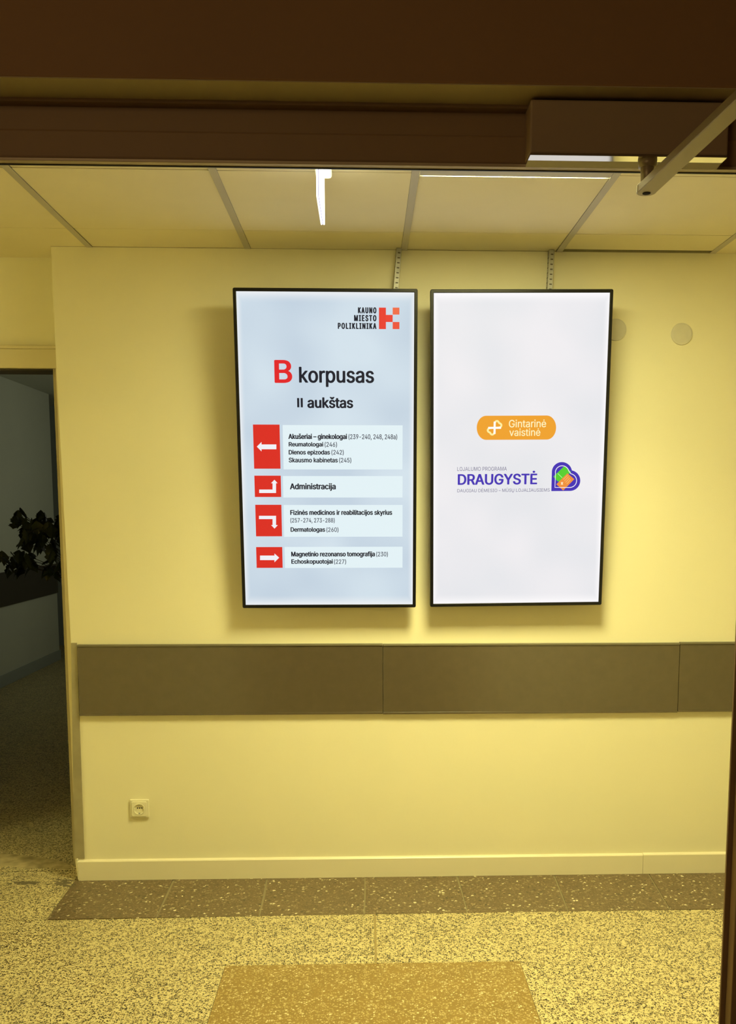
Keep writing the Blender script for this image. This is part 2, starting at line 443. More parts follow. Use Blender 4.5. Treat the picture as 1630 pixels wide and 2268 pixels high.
def led_panel(x0, label, k_=1.0, far=-.838):
    e = empty('ceiling_light_panel', (x0 + .3, -1.136, CEIL), label, 'light')
    bm = bmesh.new()
    a, b = x0 + .0135, x0 + .5865
    y0, y1 = -1.4335, far
    t = .010
    tf = .0015 if far > -.83 else t
    for (p, q) in (((a,y0),(b,y0+t)), ((a,y1-tf),(b,y1)), ((a,y0+t),(a+t,y1-t)), ((b-t,y0+t),(b,y1-t))):
        bm_box(bm, (p[0], p[1], CEIL - .002), (q[0], q[1], CEIL + .012))
    rel(link('panel_frame', bm, 'tbar'), e)
    rel(box('diffuser', (a + t, y0 + t, CEIL + .001), (b - t, y1 - tf, CEIL + .006), 'panel' if k_ == 1 else 'fill_panel_half' if k_ > .3 else 'fill_panel_dim'), e)
    # prismatic diffuser: most of the light goes downwards
    l = bpy.data.lights.new('panel_light', 'AREA'); l.shape = 'SQUARE'; l.size = .55; l.energy = PANEL_W * k_; l.color = LIGHT
    l.spread = math.radians(PANEL_SPREAD)
    lo_ = bpy.data.objects.new('panel_light', l); COL.objects.link(lo_)
    lo_.location = (x0 + .3, -1.136, CEIL - .0005)
    return e
led_panel(X0 + 1.2, 'square lit ceiling panel just behind the door head, only its bright rim showing', 1.0, -.8120)
box('cross_rail_near', (X0 + 1.2135, -.868, CEIL - .0035), (X0 + 1.7865, -.8235, CEIL - .001), 'tbar', ceil).name = 'cross_rail'
led_panel(X0 + 3.6, 'added faint square fill panel, unseen, farther right along the corridor ceiling', .04)  # unseen panel added for even light along the wall
led_panel(X0 - 3.0, 'added dimmer square fill panel, unseen, at the far left end of the corridor ceiling', .55)  # unseen panel added to brighten the left part of the wall

# ------------------------------------------------------------------ corridor ends and the wall we look through
struct(box('wall_right', (3.5, -2.3, -.01), (3.6, .2, 2.66), 'wall'))
struct(box('wall_end', (-4.2, -2.3, -.01), (-4.1, 7.2, 2.8), 'wall'))
DL, DR_ = -.70, .596            # opening we look through
HB = onY(815, 371, NY - .01).z  # underside of its head
wf = struct(box('wall_front', (-4.2, NY - .08, -.01), (DL - .06, NY, 2.66), 'near'), 'brown wall around the doorway in the foreground', 'wall')
box('wall_panel', (DR_ + .14, NY - .08, -.01), (3.6, NY, 2.66), 'near', wf)
box('wall_panel', (DL - .06, NY - .03, 2.094), (DR_ + .14, NY, 2.66), 'near', wf)
# unseen cream facing on the corridor side, added to bounce light around
box('bounce_facing', (-4.1, NY, 0), (DL - .06, NY + .012, 2.55), 'wall', wf)
box('bounce_facing', (DR_ + .14, NY, 0), (3.5, NY + .012, 2.55), 'wall', wf)
box('bounce_facing', (DL - .06, NY + .0015, 2.10), (DR_ + .14, NY + .012, 2.55), 'wall', wf)
# door frame in the foreground
d2 = empty('door_2', (0, NY, 0), 'dark brown metal door frame in the foreground that the view passes through', 'door frame', kind='structure')
rel(box('frame_head', (DL - .06, NY - .012, HB + .045), (DR_ + .1, NY, 2.097), 'frame', None, bev=.002), d2)
rel(box('frame_head_lip', (DL - .06, NY - .016, HB + .006), (DR_ + .1, NY + .001, HB + .046), 'frame', None, bev=.003), d2)
rel(box('edge_strip', (DL - .06, NY - .017, HB + .001), (DR_ + .1, NY - .004, HB + .006), 'edge', None, bev=.001), d2)
rel(box('seal', (DL - .06, NY - .004, HB - .0004), (DR_ + .1, NY - .001, HB + .004), 'black', None), d2)
rel(box('frame_jamb', (DR_, NY - .006, 0), (DR_ + .02, NY, HB + .001), 'frame', None, bev=.001), d2)
rel(box('frame_jamb', (DR_ + .0085, NY - .030, 0), (DR_ + .14, NY - .006, HB + .001), 'frame', None, bev=.0015), d2)
rel(box('frame_jamb', (DL - .06, NY - .03, 0), (DL, NY, HB + .001), 'frame', None, bev=.0015), d2)
# bulkhead in front of and above the door head
bf = onZ(0, 168, 2.10).y
tr = struct(box('trim_1', (-1.6, bf, 2.100), (1.6, NY - .031, 2.66), 'bulk', None, bev=.002), 'dark brown bulkhead board above the foreground door', 'trim')
tr.location.y = 0
box('soffit_board', (-1.6, bf + .0015, 2.0988), (1.6, NY - .013, 2.1012), 'soffit', tr)
# room the photo is taken from
struct(box('floor_near', (-1.7, -5.2, -.12), (1.7, -2.405, -.002), 'nfloor'))
struct(box('wall_near_left', (-1.7, -5.2, -.01), (-1.6, NY - .082, 2.66), 'near'))
struct(box('wall_near_right', (1.6, -5.2, -.01), (1.7, NY - .082, 2.66), 'near'))
struct(box('wall_near_back', (-1.7, -5.3, -.01), (1.7, -5.2, 2.66), 'near'))
struct(box('ceiling_near', (-1.7, -5.3, 2.661), (1.7, NY, 2.70), 'near'))

# ------------------------------------------------------------------ dark side corridor
DX, DE, DC = -3.15, 5.97, 2.67
struct(box('wall_corridor_left', (DX - .1, RY + .14, -.01), (DX, DE, DC + .1), 'dwall'), 'dim grey wall of the dark corridor seen through the left doorway', 'wall')
struct(box('wall_corridor_end', (-4.1, 7.0, -.01), (0, 7.1, DC + .1), 'dskirt'))
struct(box('wall_corridor_right', (-.10, RY + .14, -.01), (0, 7.0, DC + .1), 'dwall'))
struct(box('ceiling_corridor', (-4.1, RY + .131, DC), (0, 7.1, DC + .08), 'dwall'))
struct(box('baseboard_corridor', (DX, RY + .2, 0), (DX + .015, DE, .10), 'dskirt', None, bev=.002))
cr = tag(box('corridor_guard_rail', (DX, RY + .6, .69), (DX + .02, DE - .02, .985), 'dark', None, bev=.003),
         'dark protective band along the dim wall inside the left doorway', 'wall guard')
# weak fill light added in the side corridor
ld = bpy.data.lights.new('corridor_fill_light', 'AREA'); ld.energy = 8; ld.color = (.95, .95, .68); ld.size = 1.2
lo = bpy.data.objects.new('corridor_fill_light', ld); COL.objects.link(lo)
lo.location = (-.5, 4.6, 1.9); lo.rotation_euler = (0, math.radians(102), 0)

# dim warm fill light added behind the camera to lift the door head
ln_ = bpy.data.lights.new('near_room_fill', 'AREA'); ln_.energy = 6.5; ln_.color = (1.0, .68, .30); ln_.size = .5
lno = bpy.data.objects.new('near_room_fill', ln_); COL.objects.link(lno)
lno.location = (-.9, -4.9, 2.2); lno.rotation_euler = (math.radians(70), 0, math.radians(-12))

# potted plant standing behind the doorway's right side
PY_ = 1.55
px0 = onY(128, 1200, PY_)
pc = Vector((px0.x + .27, PY_, 0))
st = empty('plant_stand', pc, 'tall dark stand behind the right side of the dark doorway, carrying the plant', 'stand')
bm = bmesh.new(); bm_cyl(bm, (0, 0, .79), (0, 0, 1), .15, .15, .025); link('stand_top', bm, 'wood', st)
for a in range(3):
    t = a * 2.094 + .5
    bm = bmesh.new()
    p, q = Vector((math.cos(t) * .16, math.sin(t) * .16, .0)), Vector((math.cos(t) * .09, math.sin(t) * .09, .78))
    bm_cyl(bm, (p + q) / 2, (q - p), .013, .016, (q - p).length, 12); link('leg', bm, 'wood', st)
pl = empty('potted_plant', pc + Vector((0, 0, .8025)), 'leafy plant with drooping pointed leaves, a dark silhouette in the left doorway', 'plant')
bm = bmesh.new()
prof = [(.001, 0), (.085, 0), (.115, .17), (.125, .17), (.125, .20), (.108, .20), (.105, .175), (.001, .175)]
n = 28
rings = [[bm.verts.new((r * math.cos(i * 2 * math.pi / n), r * math.sin(i * 2 * math.pi / n), z)) for i in range(n)] for r, z in prof]
for a, b in zip(rings, rings[1:]):
    for i in range(n): bm.faces.new((a[i], a[(i+1) % n], b[(i+1) % n], b[i]))
link('pot', bm, 'pot', pl, True)
bm = bmesh.new(); bm_cyl(bm, (0, 0, .17), (0, 0, 1), .104, .104, .02, 24); link('soil', bm, 'soil', pl)

def leaf_mesh(seed):
    rr = random.Random(seed)
    bm = bmesh.new()
    L = 1.0
    outline = [(0, .0), (.10, .16), (.28, .33), (.42, .26), (.50, .36), (.66, .22), (.80, .12), (1.0, 0)]
    mid = [bm.verts.new((x * L, 0, -.25 * x * x + .02)) for x, w in outline]
    for s in (1, -1):
        side = [bm.verts.new((x * L, s * w * rr.uniform(.9, 1.1), -.25 * x * x - .25 * w + .02)) for x, w in outline[1:-1]]
        seq = [mid[0]] + side + [mid[-1]]
        for i in range(len(outline) - 1):
            f = [mid[i], mid[i+1], seq[i+1], seq[i]]
            f2 = []
            for v in f:
                if v not in f2: f2.append(v)
            if len(f2) >= 3: bm.faces.new(f2 if s < 0 else f2[::-1])
    me = bpy.data.meshes.new('leaf'); bm.to_mesh(me); bm.free(); me.materials.append(MT['leaf']); return me
leaves = [leaf_mesh(i) for i in range(4)]
rr = random.Random(11)
def leaf_at(p, size, az, pitch):
    o = bpy.data.objects.new('leaf', rr.choice(leaves)); COL.objects.link(o); o.parent = pl
    o.location = p - pl.location; o.scale = (size, size, size); o.rotation_euler = (rr.uniform(-.5, .5), pitch, az)
# where the leaves show, as seen in the doorway: (px, py, spread x, spread y, count)
clus = [(42,1132,8,5,3), (95,1140,8,6,3), (38,1160,12,12,6), (62,1170,20,22,15), (95,1170,22,22,20), (120,1175,14,25,14),
        (70,1195,22,12,8), (55,1200,10,10,4), (15,1232,12,8,5), (20,1245,10,8,4), (45,1228,12,8,5), (62,1240,14,12,6),
        (48,1255,8,8,5), (118,1210,8,10,5), (124,1235,8,16,6), (115,1262,12,10,8), (130,1255,8,15,5), (70,1250,6,6,2),
        (160,1180,25,40,22), (185,1220,30,45,20), (240,1190,30,40,16)]
tips = []
for (u, v, du, dv, n) in clus:
    for _ in range(n):
        Y = PY_ + rr.uniform(-.14, .14)
        p = onY(u + rr.uniform(-du, du), v + rr.uniform(-dv, dv) - 5, Y)
        leaf_at(p, rr.uniform(.065, .105), rr.uniform(0, 6.28), rr.uniform(.2, 1.3))
    tips.append(onY(u, v, PY_))
bm = bmesh.new()
base = pc + Vector((0, 0, .975))
for t in tips:
    a = base - pl.location; b = t - pl.location
    mid_ = (a + b) / 2 + Vector((0, 0, .09))
    prev = a
    for s in range(1, 7):
        k = s / 6
        q = a * (1-k)**2 + mid_ * 2 * k * (1-k) + b * k**2
        bm_cyl(bm, (prev + q) / 2, (q - prev), .0018, .0018, (q - prev).length, 6)
        prev = q
o = link('stems', bm, 'stem', pl); o['kind'] = 'stuff'

# ------------------------------------------------------------------ screens
def plane_frame(P0, ex, ev):
    nrm = ex.cross(ev).normalized()
    def loc(u, v):
        d = ray(u, v); t = (P0 - CAM).dot(nrm) / d.dot(nrm); q = CAM + d * t - P0
        return q.dot(ex), q.dot(ev)
    return loc, nrm

INK = {}
def ink(rgb):
    if rgb not in INK: INK[rgb] = print_mat('screen_colour_%02x%02x%02x' % rgb, rgb)
    return INK[rgb]

def fill_outlines(co, ed):
    '''triangles inside glyph outlines by the non-zero winding rule (overlapping contours allowed)'''
    from mathutils.geometry import delaunay_2d_cdt
    nxt = {}
    for a, b in ed:
        nxt.setdefault(int(a), []).append(int(b)); nxt.setdefault(int(b), []).append(int(a))
    seen = set(); loops = []
    for st in range(len(co)):
        if st in seen or st not in nxt: continue
        lp_ = [st]; seen.add(st); cur = min(nxt[st]) if st + 1 not in nxt[st] else st + 1
        while cur not in seen:
            lp_.append(cur); seen.add(cur)
            c2 = [q for q in nxt[cur] if q not in seen]
            if not c2: break
            cur = c2[0]
        if len(lp_) > 2: loops.append(lp_)
    segs = [(l[i], l[(i + 1) % len(l)]) for l in loops for i in range(len(l))]
    vs2, es2, fs2, *_ = delaunay_2d_cdt([Vector((p[0], p[1])) for p in co], segs, [], 0, 1e-6)
    V = np.array([(v[0], v[1]) for v in vs2])
    A_ = np.array([co[a][:2] for a, b in segs]); B_ = np.array([co[b][:2] for a, b in segs])
    out = []
    for f in fs2:
        c_ = V[list(f)].mean(0)
        up = (A_[:, 1] <= c_[1]) & (B_[:, 1] > c_[1]); dn = (A_[:, 1] > c_[1]) & (B_[:, 1] <= c_[1])
        cr_ = (B_[:, 0] - A_[:, 0]) * (c_[1] - A_[:, 1]) - (c_[0] - A_[:, 0]) * (B_[:, 1] - A_[:, 1])
        if (up & (cr_ > 0)).sum() - (dn & (cr_ < 0)).sum() != 0: out.append(tuple(f))
    used = sorted({i for f in out for i in f}); mp = {u: i for i, u in enumerate(used)}
    return np.c_[V[used], np.zeros(len(used))], [tuple(mp[i] for i in f) for f in out]

class TV:
    def __init__(s, tl, tr, br, bl, label, colors, m):
        yb, yt = -.085, -.185
        A, B, C_, D_ = onY(*tl, yt), onY(*tr, yt), onY(*br, yb), onY(*bl, yb)
        s.w = (B.x - A.x + C_.x - D_.x) / 2
        zb_ = (C_.z + D_.z) / 2; zt_ = (A.z + B.z) / 2
        xm = (A.x + B.x + C_.x + D_.x) / 4
        lean = ((A.x + B.x) - (C_.x + D_.x)) / 2
        s.P0 = Vector((xm - s.w/2 - lean/2, yb, zb_))
        ev = Vector((lean, yt - yb, zt_ - zb_)); s.h = ev.length; ev.normalize()
        ex = Vector((1, 0, 0)); ex = (ex - ev * ex.dot(ev)).normalized()
        s.ex, s.ev = ex, ev; s.loc, s.n = plane_frame(s.P0, ex, ev)
        print('TV', s.w, s.h, s.P0, 'lean', lean)
        M3 = Matrix((ex, ev, s.n)).transposed().to_4x4(); M3.translation = s.P0
        s.root = empty('wall_monitor', (0, 0, 0), label, 'screen')
        s.root.matrix_world = M3
        # bezel: four mitred bars, local x right, y up, z toward viewer
        t = .0125; w, h = s.w, s.h; r = .005
        bm = bmesh.new()
        def rr_(x0, y0, x1, y1, rad, z, k=4):
            out = []
            for cx_, cy_, a0 in ((x1-rad, y1-rad, 0), (x0+rad, y1-rad, 90), (x0+rad, y0+rad, 180), (x1-rad, y0+rad, 270)):
                for i in range(k+1):
                    a = math.radians(a0 + 90 * i / k); out.append(bm.verts.new((cx_ + rad*math.cos(a), cy_ + rad*math.sin(a), z)))
            return out
        loops = [rr_(t, t, w-t, h-t, .0008, -.006), rr_(t, t, w-t, h-t, .0008, -.001), rr_(t-.002, t-.002, w-t+.002, h-t+.002, .001, 0),
                 rr_(.002, .002, w-.002, h-.002, r, 0), rr_(0, 0, w, h, r+.001, -.002), rr_(0, 0, w, h, r+.001, -.028)]
        for a, b in zip(loops, loops[1:]):
            for i in range(len(a)): bm.faces.new((a[i], b[i], b[(i+1) % len(a)], a[(i+1) % len(a)]))
        bmesh.ops.recalc_face_normals(bm, faces=bm.faces)
        link('bezel', bm, 'bezel', s.root)
        box('rear_housing', (.001, .001, -.030), (w-.001, h-.001, -.007), 'black', s.root, bev=.003)
        box('rear_bulge', (.10, .12, -.055), (w-.10, h-.30, -.029), 'black', s.root, bev=.006)
        s.scr = box('screen_panel', (t-.0005, t-.0005, -.0065), (w-t+.0005, h-t+.0005, -.0045), m, s.root)
        for xb in (.22, w-.22):   # wall bracket arms
            bm = bmesh.new()
            for y_ in (.28, h-.36):
                gap = s.P0.y + ev.y * y_   # distance to the wall at this height
                bm_box(bm, (xb-.012, y_-.02, -(abs(gap)) + .006), (xb+.012, y_+.02, -.053))
            link('mounting_arm', bm, 'steel', s.root)
        s.k = 0
    def z(s, lift=0): return -.0044 + .0003 * lift
    def rect(s, name, x0, y0, x1, y1, rgb, lift=1):
        a = s.loc(x0, y0); b = s.loc(x1, y1); c = s.loc(x0, y1); d = s.loc(x1, y0)
        xa, xb = (a[0]+c[0])/2, (b[0]+d[0])/2; ya, yb = (c[1]+b[1])/2, (a[1]+d[1])/2
        return box(name, (xa, ya, -.0046), (xb, yb, s.z(lift)), ink(rgb), s.scr)
    def poly(s, name, pts, rgb, lift=2):
        P = [s.loc(*p) for p in pts]
        return prism(name, P, 'z', -.0046, s.z(lift), ink(rgb), s.scr)
    def stroke(s, name, pts, wpx, rgb, lift=2, closed=False):
        P = [Vector(s.loc(*p)) for p in pts]; hw = wpx / 590 / 2
        bm = bmesh.new(); n = len(P); L_, R_ = [], []
        for i in range(n):
            a = P[(i-1) % n] if (i > 0 or closed) else P[i]; b = P[(i+1) % n] if (i < n-1 or closed) else P[i]
            d = (b - a).normalized(); nn = Vector((-d.y, d.x)) * hw
            L_.append(bm.verts.new((P[i].x + nn.x, P[i].y + nn.y, s.z(lift)))); R_.append(bm.verts.new((P[i].x - nn.x, P[i].y - nn.y, s.z(lift))))
        for i in range(n if closed else n-1):
            j = (i+1) % n; bm.faces.new((L_[i], R_[i], R_[j], L_[j]))
        bmesh.ops.recalc_face_normals(bm, faces=bm.faces)
        return link(name, bm, ink(rgb), s.scr)
    def text(s, txt, x0, y0, x1, y1, rgb, bold=0.0, lift=2, track=1.0, name='lettering'):
        """ink box x0..x1, y0..y1 in photo pixels"""
        c = bpy.data.curves.new('t', 'FONT'); c.body = txt; c.size = 50
        if FONT: c.font = FONT
        c.space_character = track
        c.fill_mode = 'NONE'; c.resolution_u = 3
        o = bpy.data.objects.new('t', c); COL.objects.link(o)
        dg = bpy.context.evaluated_depsgraph_get()
        me = bpy.data.meshes.new_from_object(o.evaluated_get(dg))
        bpy.data.objects.remove(o); bpy.data.curves.remove(c)
        co = np.empty(len(me.vertices) * 3); me.vertices.foreach_get('co', co); co = co.reshape(-1, 3)
        ed = np.empty(len(me.edges) * 2, dtype=np.int64); me.edges.foreach_get('vertices', ed); ed = ed.reshape(-1, 2)
        bpy.data.meshes.remove(me)
        co, tris = fill_outlines(co, ed)
        mn, mx = co.min(0), co.max(0)
        a = s.loc(x0, y0); b = s.loc(x1, y1); cc = s.loc(x0, y1); d = s.loc(x1, y0)
        xa, xb = (a[0]+cc[0])/2, (b[0]+d[0])/2; ya, yb = (cc[1]+b[1])/2, (a[1]+d[1])/2
        co[:, 0] = xa + (co[:, 0] - mn[0]) / (mx[0] - mn[0]) * (xb - xa)
        co[:, 1] = ya + (co[:, 1] - mn[1]) / (mx[1] - mn[1]) * (yb - ya)
        co[:, 2] = s.z(lift)
        nv = len(co); polys = tris
        if bold > 0:      # heavier strokes: the same outline laid again a hair to each side
            hgt = (yb - ya); b_ = bold * 0.5 * min(hgt, .03)
            shifts = [(b_ * math.cos(q * math.pi / 4), .55 * b_ * math.sin(q * math.pi / 4)) for q in range(8)] + [(0, 0)]
        else: shifts = [(0, 0)]
        allco = np.concatenate([co + np.array([dx, dy, 0.00001 * i]) for i, (dx, dy) in enumerate(shifts)])
        me2 = bpy.data.meshes.new('lettering')
        me2.from_pydata(allco.tolist(), [], [tuple(v + nv * i for v in p) for i in range(len(shifts)) for p in polys])
        me = me2
        me.materials.append(ink(rgb))
        t = bpy.data.objects.new(name, me); COL.objects.link(t); t.parent = s.scr
        return t

mL = screen_mat('blue_grey_screen_picture', lin((194, 210, 225)), lin((210, 225, 236)), lin((236, 239, 242)))
mR = screen_mat('white_screen_picture', lin((229, 230, 235)), lin((238, 236, 240)), lin((252, 250, 252)))
A = TV((515, 636), (925, 641), (921, 1346), (537, 1347), 'left portrait wall screen showing a blue-grey floor directory with red arrows', None, mL)
B = TV((954, 643), (1358, 642), (1333, 1343), (952, 1345), 'right portrait wall screen, almost white, with an orange pill and purple heart logo', None, mR)

def Z6(x, y): return 520 + x / 4.075, 640 + y / 4.075
def Z7(x, y): return 540 + x / 4.289, 920 + y / 4.289
def Z8(x, y): return 1000 + x / 5.094, 900 + y / 5.094
def T(tv, Z, txt, x0, x1, y0, y1, rgb, bold=0.0, track=1.0, lift=3):
    a = Z(x0, y0); b = Z(x1, y1); return tv.text(txt, a[0], a[1], b[0], b[1], rgb, bold, lift, track)
DK = (22, 24, 42)
T(A, Z6, 'KAUNO', 1115, 1275, 166, 218, DK, .15, 1.35)
T(A, Z6, 'MIESTO', 1080, 1275, 236, 289, DK, .15, 1.35)
T(A, Z6, 'POLIKLINIKA', 933, 1275, 307, 359, DK, .15, 1.35)
def R6(x0, y0, x1, y1, rgb):
    a = Z6(x0, y0); b = Z6(x1, y1); A.rect('logo_square', a[0], a[1], b[0], b[1], rgb, 1)
R6(1301, 167, 1364, 361, (232, 62, 48)); R6(1364, 233, 1425, 297, (235, 66, 52))
R6(1425, 167, 1486, 230, (240, 108, 72)); R6(1425, 297, 1486, 361, (236, 82, 60))
T(A, Z6, 'B', 365, 508, 645, 843, (226, 33, 40), .24)
T(A, Z6, 'korpusas', 584, 1252, 706, 882, DK, .14)
T(A, Z6, 'aukštas', 659, 1063, 977, 1073, DK, .14)
for xx in (562, 594):
    A.rect('lettering', *Z6(xx, 984), *Z6(xx + 19, 1068), DK, 3)
WH = (226, 241, 246); RD = (219, 42, 34); AW = (240, 240, 246)
for (x0, y0, x1, y1) in ((372,93,1508,514), (372,577,1508,781), (380,852,1508,1154), (388,1250,1508,1450)):
    a = Z7(x0, y0); b = Z7(x1, y1); A.rect('text_field', a[0], a[1], b[0], b[1], WH, 1)
for (x0, y0, x1, y1) in ((91,87,343,507), (101,573,352,776), (111,850,359,1150), (118,1252,366,1450)):
    a = Z7(x0, y0); b = Z7(x1, y1); A.rect('arrow_field', a[0], a[1], b[0], b[1], RD, 1)
def AR(pts): A.poly('arrow', [Z7(*p) for p in pts], AW, 2)
AR([(122,297),(167,253),(167,276),(308,276),(308,322),(167,322),(167,343)])
AR([(145,705),(272,705),(272,645),(257,645),(290,612),(320,645),(305,645),(305,738),(145,738)])
AR([(143,955),(305,955),(305,1043),(322,1043),(291,1077),(258,1043),(272,1043),(272,986),(143,986)])
AR([(153,1333),(290,1333),(290,1313),(335,1353),(290,1397),(290,1376),(153,1376)])
bd, lt_ = .10, .035
for (s_, x0, x1, y0, y1, b_) in (
    ('Akušeriai – ginekologai', 425, 978, 176, 237, bd), ('(239-240, 248, 248a)', 995, 1456, 178, 236, lt_),
    ('Reumatologai', 428, 752, 254, 306, bd), ('(246)', 768, 884, 252, 306, lt_),
    ('Dienos epizodas', 428, 816, 329, 382, bd), ('(242)', 833, 948, 327, 380, lt_),
    ('Skausmo kabinetas', 428, 890, 402, 447, bd), ('(245)', 906, 1020, 402, 455, lt_),
    ('Administracija', 440, 870, 647, 716, bd),
    ('Fizinės medicinos ir reabilitacijos skyrius', 443, 1407, 900, 957, bd), ('(257-274, 273-288)', 443, 862, 975, 1027, lt_),
    ('Dermatologas', 446, 770, 1065, 1117, bd), ('(260)', 785, 898, 1064, 1114, lt_),
    ('Magnetinio rezonanso tomografija', 452, 1243, 1295, 1352, bd), ('(230)', 1258, 1368, 1296, 1347, lt_),
    ('Echoskopuotojai', 453, 843, 1368, 1420, bd), ('(227)', 858, 970, 1368, 1418, lt_)):
    T(A, Z7, s_, x0, x1, y0, y1, DK if b_ > .05 else (50, 52, 72), b_)

# right screen: pill, cross mark, heart
OR = (238, 160, 45); CRM = (255, 238, 160); PU = (64, 42, 180)
def arc(cx_, cy_, r, a0, a1, n=24, ry=None):
    ry = ry or r
    return [(cx_ + r * math.cos(math.radians(a0 + (a1-a0) * i / n)), cy_ + ry * math.sin(math.radians(a0 + (a1-a0) * i / n))) for i in range(n+1)]
pill = arc(392, 242, 106, 90, 270, 24, 136) + arc(1076, 239, 106, -90, 90, 24, 136)
B.poly('logo_pill', [Z8(*p) for p in pill], OR, 1)
hs = [(487,242), (488,205), (492,178), (505,166), (520,165), (532,175), (537,188), (553,194), (564,206), (564,222), (553,235), (530,240), (487,242)]
def chaikin(P):
    out = [P[0]]
    for a, b in zip(P, P[1:]): out += [(.75*a[0]+.25*b[0], .75*a[1]+.25*b[1]), (.25*a[0]+.75*b[0], .25*a[1]+.75*b[1])]
    return out + [P[-1]]
hs = chaikin(chaikin(hs))
B.stroke('logo_heart', [Z8(*p) for p in hs], 4.2, CRM, 2)
B.stroke('logo_heart', [Z8(974 - x, 484 - y) for x, y in hs], 4.2, CRM, 2)
B.rect('logo_cross', *Z8(476, 172), *Z8(499, 312), (255, 255, 250), 3)
B.rect('logo_cross', *Z8(415, 231), *Z8(560, 254), (255, 255, 250), 4)
T(B, Z8, 'Gintarinė', 650, 1068, 150, 237, (255, 244, 190), .03)
T(B, Z8, 'vaistinė', 655, 1003, 250, 334, (255, 244, 190), .03)
T(B, Z8, 'LOJALUMO PROGRAMA', 66, 625, 683, 728, (112, 108, 142), 0)
T(B, Z8, 'DRAUGYSTĖ', 77, 963, 733, 882, PU, .13)
T(B, Z8, 'DAUGIAU DĖMESIO – MŪSŲ LOJALIAUSIEMS', 66, 1110, 920, 976, (112, 108, 142), 0)
heart = [(1128, 957), (1134, 743)] + arc(1248, 743, 114, 180, 350, 24) + arc(1338, 838, 117, -82, 90, 24)
B.poly('logo_heart', [Z8(*p) for p in heart], PU, 1)
ln = [(1168, 915), (1175, 750)] + arc(1250, 748, 77, 180, 345, 20) + arc(1335, 838, 78, -80, 90, 20)
B.poly('logo_card', [Z8(*p) for p in ((1278,672),(1352,742),(1215,852),(1190,838),(1152,793))], (82, 205, 48), 2)
B.stroke('card_line', [Z8(*p) for p in ((1200,757),(1250,806))], 1.2, (190, 250, 160), 5)
B.poly('logo_card', [Z8(*p) for p in ((1310,755),(1387,822),(1262,950),(1185,880))], (238, 142, 58), 3)
for k in range(4):
    B.stroke('card_line', [Z8(*p) for p in ((1262 + k*13, 826 + k*17), (1312 + k*11, 776 + k*17))], 1.3, (252, 190, 120), 5)
B.stroke('card_mark', [Z8(*p) for p in ((1238,856),(1258,884))], 1.8, (255, 240, 205), 5)
B.stroke('card_mark', [Z8(*p) for p in ((1258,856),(1238,884))], 1.8, (255, 240, 205), 5)
B.stroke('logo_outline', [Z8(*p) for p in ln], 1.6, (245, 240, 250), 4, closed=True)

# ------------------------------------------------------------------ perforated struts above the screens
def strut(top, bot, wpx, label):
    a = onY(*top, -.030); b = onY(*bot, -.030)
    a = Vector((a.x, -.030, CEIL - .001)); d = (b - a).normalized()
    e = empty('perforated_strut', a, label, 'bracket', 'perforated struts above the screens')
    Lg = .62
    q = Vector((0, 0, -1)).rotation_difference(d)
    e.rotation_mode = 'QUATERNION'; e.rotation_quaternion = q
    w = wpx / 590 / 2
    bm = bmesh.new(); bm_box(bm, (-w, 0, -Lg), (w, .0285, 0), .001, 1); link('channel', bm, 'steel', e)
    bm = bmesh.new()
    z = -.02
    while z > -Lg + .02:
        bm_box(bm, (-w*.35, -.0003, z), (w*.6, .004, z + .0045))
        bm_box(bm, (-w - .0003, .006, z - .011), (-w + .004, .022, z - .007))
        z -= .0185
    o = link('slots', bm, 'slot', e); o['kind'] = 'stuff'
strut((884, 556), (877, 640), 12, 'slotted grey metal strut between ceiling and top of the left screen')
strut((1222.5, 556), (1218, 640), 12, 'slotted grey metal strut between ceiling and top of the right screen')

# ------------------------------------------------------------------ blank cover plates
def plate(u, v, label):
    c = onY(u, v, 0)
    bm = bmesh.new()
    bm_cyl(bm, (0, -.0025, 0), (0, -1, 0), .0425, .0415, .005, 64)
    bm_cyl(bm, (0, -.0055, 0), (0, -1, 0), .0415, .036, .0012, 64)
    o = link('round_cover_plate', bm, 'disc'); o.location = (c.x, 0, c.z)
    tag(o, label, 'cover plate', 'blank round cover plates')
plate(1363.5, 730.5, 'round blank wall cover plate half hidden behind the edge of the right screen')
plate(1509.5, 740, 'round blank wall cover plate standing free to the right of both screens')

# ------------------------------------------------------------------ power socket
c = onY(310, 1790, 0)
so = empty('power_socket', (c.x, 0, c.z), 'square ivory round-pin power socket low on the wall near the left corner', 'socket')
s_ = .0385
bm = bmesh.new()
bm_box(bm, (-s_, -.010, -s_), (s_, 0, s_), .003, 2); link('socket_frame', bm, 'socket', so)
# centre plate with a round hole
bm = bmesh.new()
h_ = .031; R_ = .0215; N = 48
def sq(i, n, h):
    a = 2 * math.pi * (i + .5) / n; ca, sa = math.cos(a), math.sin(a); m_ = max(abs(ca), abs(sa)); return ca / m_ * h, sa / m_ * h
o0 = [bm.verts.new((sq(i, N, h_)[0], -.0085, sq(i, N, h_)[1])) for i in range(N)]
o1 = [bm.verts.new((sq(i, N, h_)[0], -.0135, sq(i, N, h_)[1])) for i in range(N)]
o2 = [bm.verts.new((sq(i, N, h_ - .0015)[0], -.0145, sq(i, N, h_ - .0015)[1])) for i in range(N)]
ci = lambda r, y: [bm.verts.new((r * math.cos(2*math.pi*(i+.5)/N), y, r * math.sin(2*math.pi*(i+.5)/N))) for i in range(N)]
o3, o4, o5, o6 = ci(R_ + .0022, -.0145), ci(R_ + .0012, -.0162), ci(R_ - .0005, -.0162), ci(R_ - .002, -.0102)
for a, b in zip((o0, o1, o2, o3, o4, o5), (o1, o2, o3, o4, o5, o6)):
    for i in range(N): bm.faces.new((a[i], a[(i+1) % N], b[(i+1) % N], b[i]))
bm.faces.new(o6)
